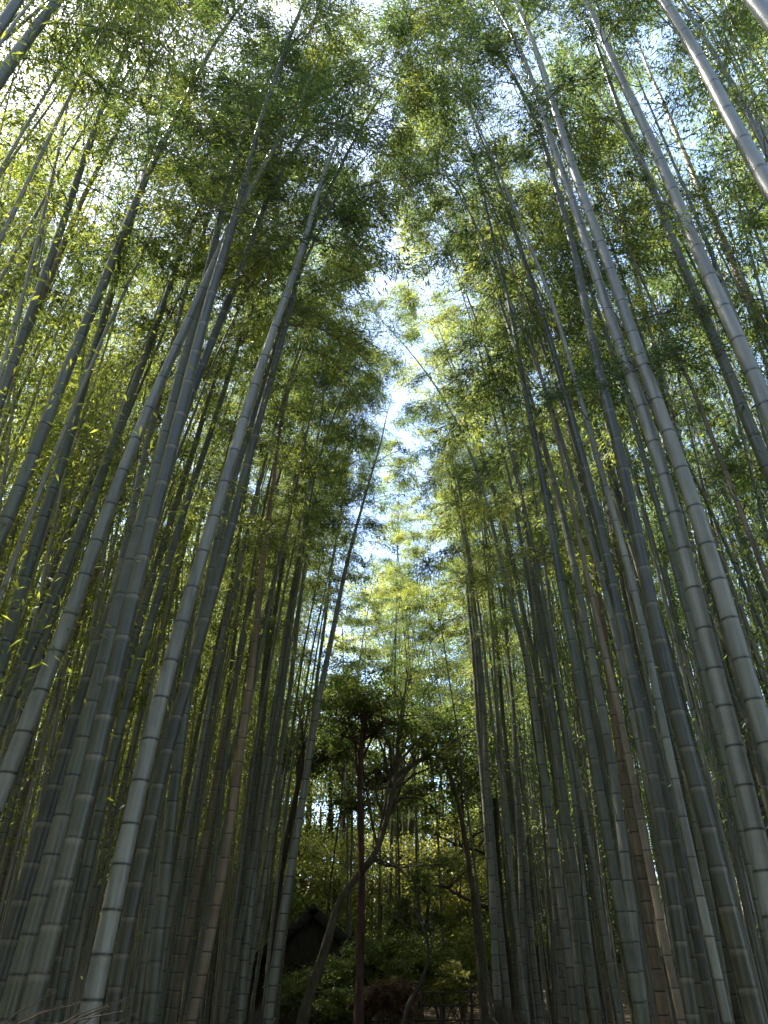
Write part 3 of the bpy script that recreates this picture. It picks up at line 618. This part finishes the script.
def shrub(label, x, y, r, h, lm, n, leaf=.09, name='shrub'):
    z = float(ground_z(x, y)); b = np.array([x, y, z])
    e = empty(name, b, label, 'shrub', 'shrubs at the end of the path')
    st = MB(); cc = []; rr = []
    for k in range(7):
        a = random.uniform(0, 2 * pi); q = b + [cos(a) * r * .6, sin(a) * r * .6, h * random.uniform(.45, .9)]
        t = np.linspace(0, 1, 6)[:, None]
        st.tube(b + (q - b) * t + rng.normal(size=(6, 3)) * .02 * t, .014 * (1 - .7 * t[:, 0]), 5, False); cc.append(q); rr.append(r * .5)
    st.build('stems', BARK_DARK, e, True, b)
    V, F = crown(cc, rr, n // 7, leaf, .5, .6); link('foliage', mesh('foliage', V - b, F, lm), e)
for u, v, Y, r, h, lm, lb in [
    (346, 985, 19.5, .7, 1.0, LEAF_DARK, 'dark shrub in front of the hut between the two nearest trunks'),
    (388, 950, 19.8, .9, 1.7, LEAF_DARK, 'dark shrub right of the red trunk before the bank'),
    (335, 990, 18.2, .6, .8, LEAF_DARK, 'low green shrub between the curved trunk and the red trunk'),
    (312, 965, 19.5, .8, 1.3, LEAF_DARK, 'dark leafy shrub left of the curved trunk foot'),
    (385, 970, 17.8, .6, .9, LEAF_RED, 'small shrub with pinkish dry leaves right of the red trunk'),
    (410, 950, 21, 1.0, 1.8, LEAF_DARK, 'dark shrub behind the bent sapling'),
    (440, 960, 20.5, 1.0, 1.7, LEAF_DARK, 'broad dark shrub right of the bent sapling'),
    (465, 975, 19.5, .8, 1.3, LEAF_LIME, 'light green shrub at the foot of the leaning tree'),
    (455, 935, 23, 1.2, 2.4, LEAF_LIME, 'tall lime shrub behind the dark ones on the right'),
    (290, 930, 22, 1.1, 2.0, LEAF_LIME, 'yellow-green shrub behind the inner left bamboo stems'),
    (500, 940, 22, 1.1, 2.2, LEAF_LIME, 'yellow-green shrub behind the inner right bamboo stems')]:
    p = at(u, v, Y); shrub(lb, p[0], Y, r * 1.15, h * 1.1, lm, 5000, .075)

# wooded hillside behind everything
fc = []; fr = []; st = MB()
for i_ in range(430):
    y = random.uniform(31, 52); x = random.uniform(-26, 26); h = random.uniform(.6, 8.5) if y < 40 else random.uniform(1, 10)
    if i_ > 230: y = random.uniform(27, 36); x = random.uniform(-9, 9); h = random.uniform(.3, 1.8)
    if i_ > 330: y = random.uniform(29, 37); x = random.uniform(-10, 8); h = random.uniform(2.5, 9)
    g = float(ground_z(x, y))
    fc.append(np.array([x, y, g + h])); fr.append(random.uniform(1.2, 2.2))
    if random.random() < .35: st.tube([(x, y, g - .2), (x + .2, y, g + h * .6), (x + random.uniform(-.6, .6), y, g + h + 1)], [.14, .11, .04], 7, False)
V, F = crown(fc, fr, 1500, .16, .5, .7)
V2, F2 = crown(fc[::2], fr[::2], 1500, .15, .5, .7)
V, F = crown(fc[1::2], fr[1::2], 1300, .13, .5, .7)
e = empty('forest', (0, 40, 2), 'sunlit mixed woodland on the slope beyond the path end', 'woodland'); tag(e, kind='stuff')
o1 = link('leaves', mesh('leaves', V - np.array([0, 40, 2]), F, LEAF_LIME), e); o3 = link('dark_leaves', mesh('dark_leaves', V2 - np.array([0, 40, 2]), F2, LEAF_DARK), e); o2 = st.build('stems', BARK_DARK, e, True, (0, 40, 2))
for q in (o1, o2, o3): tag(q, kind='stuff')

# hut with dark roof behind the curved tree
hb = np.array([at(316, 960, 22.5)[0], 22.5, float(ground_z(-1, 22.5)) - .55])
e = empty('hut', hb, 'low dark hut with a sloping thatched roof behind the curved tree', 'hut')
m = MB()
for k, (zo, sh) in enumerate([(0, 0), (.0, 0)][:1]):
    pass
rg = 3.15; ev = 1.75; hw = 1.75; hl = 1.6     # ridge runs away from the viewer
def slab(a, b, c, d, th):
    a, b, c, d = [np.array(q, float) for q in (a, b, c, d)]; nn = np.cross(b - a, d - a); nn = nn / np.linalg.norm(nn) * th
    return np.array([a, b, c, d, a + nn, b + nn, c + nn, d + nn]), [[0, 3, 2, 1], [4, 5, 6, 7], [0, 1, 5, 4], [1, 2, 6, 5], [2, 3, 7, 6], [3, 0, 4, 7]]
V, F = slab((0.01, -hl, rg), (hw, -hl, ev), (hw, hl, ev), (0.01, hl, rg), -.22); m.add(V, F)
V, F = slab((-.01, -hl, rg), (-hw, -hl, ev), (-hw, hl, ev), (-.01, hl, rg), .22); m.add(V, F)
m.build('roof', ROOF, e)
m = MB(); m.tube([(0, -hl - .02, rg - .06), (0, 0, rg - .05), (0, hl + .02, rg - .06)], .07, 10); m.build('ridge_pole', WOOD, e)
m = MB()
m.box((0, -1.3, .85), (2.7, .1, 1.75)); m.box((0, 1.3, .85), (2.7, .1, 1.75)); m.box((-1.3, 0, .85), (.1, 2.48, 1.75)); m.box((1.3, 0, .85), (.1, 2.48, 1.75))
m.add([(-1.3, -1.3, 1.73), (1.3, -1.3, 1.73), (0, -1.3, 2.85)], [[0, 1, 2]])
m.build('wall', WOOD, e)
for sx in (-1, 1):
    m = MB(); m.box((sx * 1.38, -1.42, .85), (.13, .13, 1.8)); m.build('post', WOOD, e)

# rail fence across the path end
fy = 18.8; fz = float(ground_z(0, fy))
e = empty('rail_fence', (0.1, fy, fz), 'low thin rail fence across the end of the path before the dark bank', 'fence')
for i, xx in enumerate(np.linspace(-1.5, 1.7, 6)):
    m = MB(); m.tube([(xx, 0, -.1), (xx + .01, 0, .85)], .03, 8); m.build('post', WOOD, e)
for zz in (.3, .55, .78):
    m = MB(); m.tube([(-1.7, -.045, zz), (0, -.05, zz - .01), (1.9, -.045, zz + .01)], .018, 8); m.build('rail', WOOD, e)
# stones at the tree foot
for i, (u, Y, s) in enumerate([(316, 15.6, .16), (326, 15.8, .2), (340, 16.1, .13)]):
    p = at(u, 1015, Y); z = float(ground_z(p[0], Y))
    a = rnd_unit(1)[0]; nv = 10; th, ph_ = np.meshgrid(np.linspace(0, pi, 8), np.linspace(0, 2 * pi, nv, endpoint=False), indexing='ij')
    V = np.stack([np.sin(th) * np.cos(ph_) * s * 1.4, np.sin(th) * np.sin(ph_) * s, np.cos(th) * s * .7], -1).reshape(-1, 3)
    V *= 1 + .12 * np.sin(V @ np.array([[23, 11, 5.]]).T + i * 2)
    ii, jj = np.meshgrid(np.arange(7), np.arange(nv), indexing='ij'); kk = (jj + 1) % nv
    o = link('stone', mesh('stone', V, np.stack([ii * nv + jj, (ii + 1) * nv + jj, (ii + 1) * nv + kk, ii * nv + kk], -1).reshape(-1, 4), STONE, True))
    o.location = (p[0], Y, z + s * .3)
    tag(o, ['pale stone nearest the curved trunk foot', 'largest pale stone beside the curved trunk foot', 'small pale stone nearest the red trunk'][i], 'stone', 'stones at the tree foot')

# brushwood fences along the path
for sx in (-1, 1):
    e = empty('brushwood_fence', (sx * 1.66, 4, 0), f'twiggy brushwood fence along the {"left" if sx < 0 else "right"} edge of the path', 'fence', 'brushwood fences along the path')
    m = MB()
    for _ in range(1500):
        y = random.uniform(-4, 9.5); x = random.uniform(-.05, .05); z = float(ground_z(0, y + 4)); h = random.uniform(.95, 1.2)
        m.tube([(x, y, z), (x + random.gauss(0, .02), y + random.gauss(0, .05), z + h * .5), (x + random.gauss(0, .03), y + random.gauss(0, .1), z + h)], [.006, .005, .002], 3, False)
    m.build('brushwood', BRUSH, e)
    for zz in (.35, .85):
        m = MB(); yy = np.linspace(-4, 9.5, 20)
        m.tube(np.stack([np.full(20, -sx * .06), yy, ground_z(0, yy + 4) + zz], 1), .02, 8); m.build('rail', TWIG, e)
# dry twigs sticking up at the lower left corner
m = MB()
for _ in range(40):
    p = at(random.uniform(-30, 60), random.uniform(1030, 1110), 3.6 + random.uniform(0, .5)); a = random.uniform(-.3, 1.0)
    q = p + np.array([cos(a) * .35, random.uniform(-.1, .1), abs(sin(a)) * .22 + .05])
    g = np.array([p[0] - .1, p[1], .1])
    m.tube([g, (g + p) / 2 + [.03, 0, 0], p, (p + q) / 2 + [0, 0, .02], q], [.006, .005, .004, .003, .0012], 4, False)
m.V = [v - np.array([-1.8, 3.8, .1]) for v in m.V]
o = m.build('dry_twigs', BRUSH); o.location = (-1.8, 3.8, .1)
tag(o, 'bundle of dry thin twigs sticking up in the lower left corner', 'twigs')

# ------------------------------------------------------------------ light
SUN_AZ = -64; SUN_EL = 63
w = bpy.data.worlds.new('World'); S.world = w; w.use_nodes = True
nt = w.node_tree; bg = nt.nodes['Background']
sky = nt.nodes.new('ShaderNodeTexSky'); sky.sky_type = 'NISHITA'; sky.sun_disc = False
sky.sun_elevation = R(SUN_EL); sky.sun_rotation = R(SUN_AZ % 360); sky.dust_density = 1.0; sky.air_density = 1.0
nt.links.new(sky.outputs[0], bg.inputs[0]); bg.inputs[1].default_value = .145
sd = bpy.data.lights.new('sun', 'SUN'); so = bpy.data.objects.new('sun', sd); C.objects.link(so)
sd.energy = 5.0; sd.angle = R(.5); sd.color = (1, .95, .86)
from mathutils import Vector
d = Vector((sin(R(SUN_AZ)) * cos(R(SUN_EL)), cos(R(SUN_AZ)) * cos(R(SUN_EL)), sin(R(SUN_EL))))
so.rotation_euler = d.to_track_quat('Z', 'Y').to_euler(); so.location = d * 60
S.view_settings.view_transform = 'Standard'; S.view_settings.look = 'None'; S.view_settings.gamma = 1
S.view_settings.exposure = 2.38
S.cycles.max_bounces = 8; S.cycles.diffuse_bounces = 4; S.cycles.glossy_bounces = 2; S.cycles.transmission_bounces = 4
S.cycles.use_denoising = True
S.cycles.sample_clamp_indirect = 6
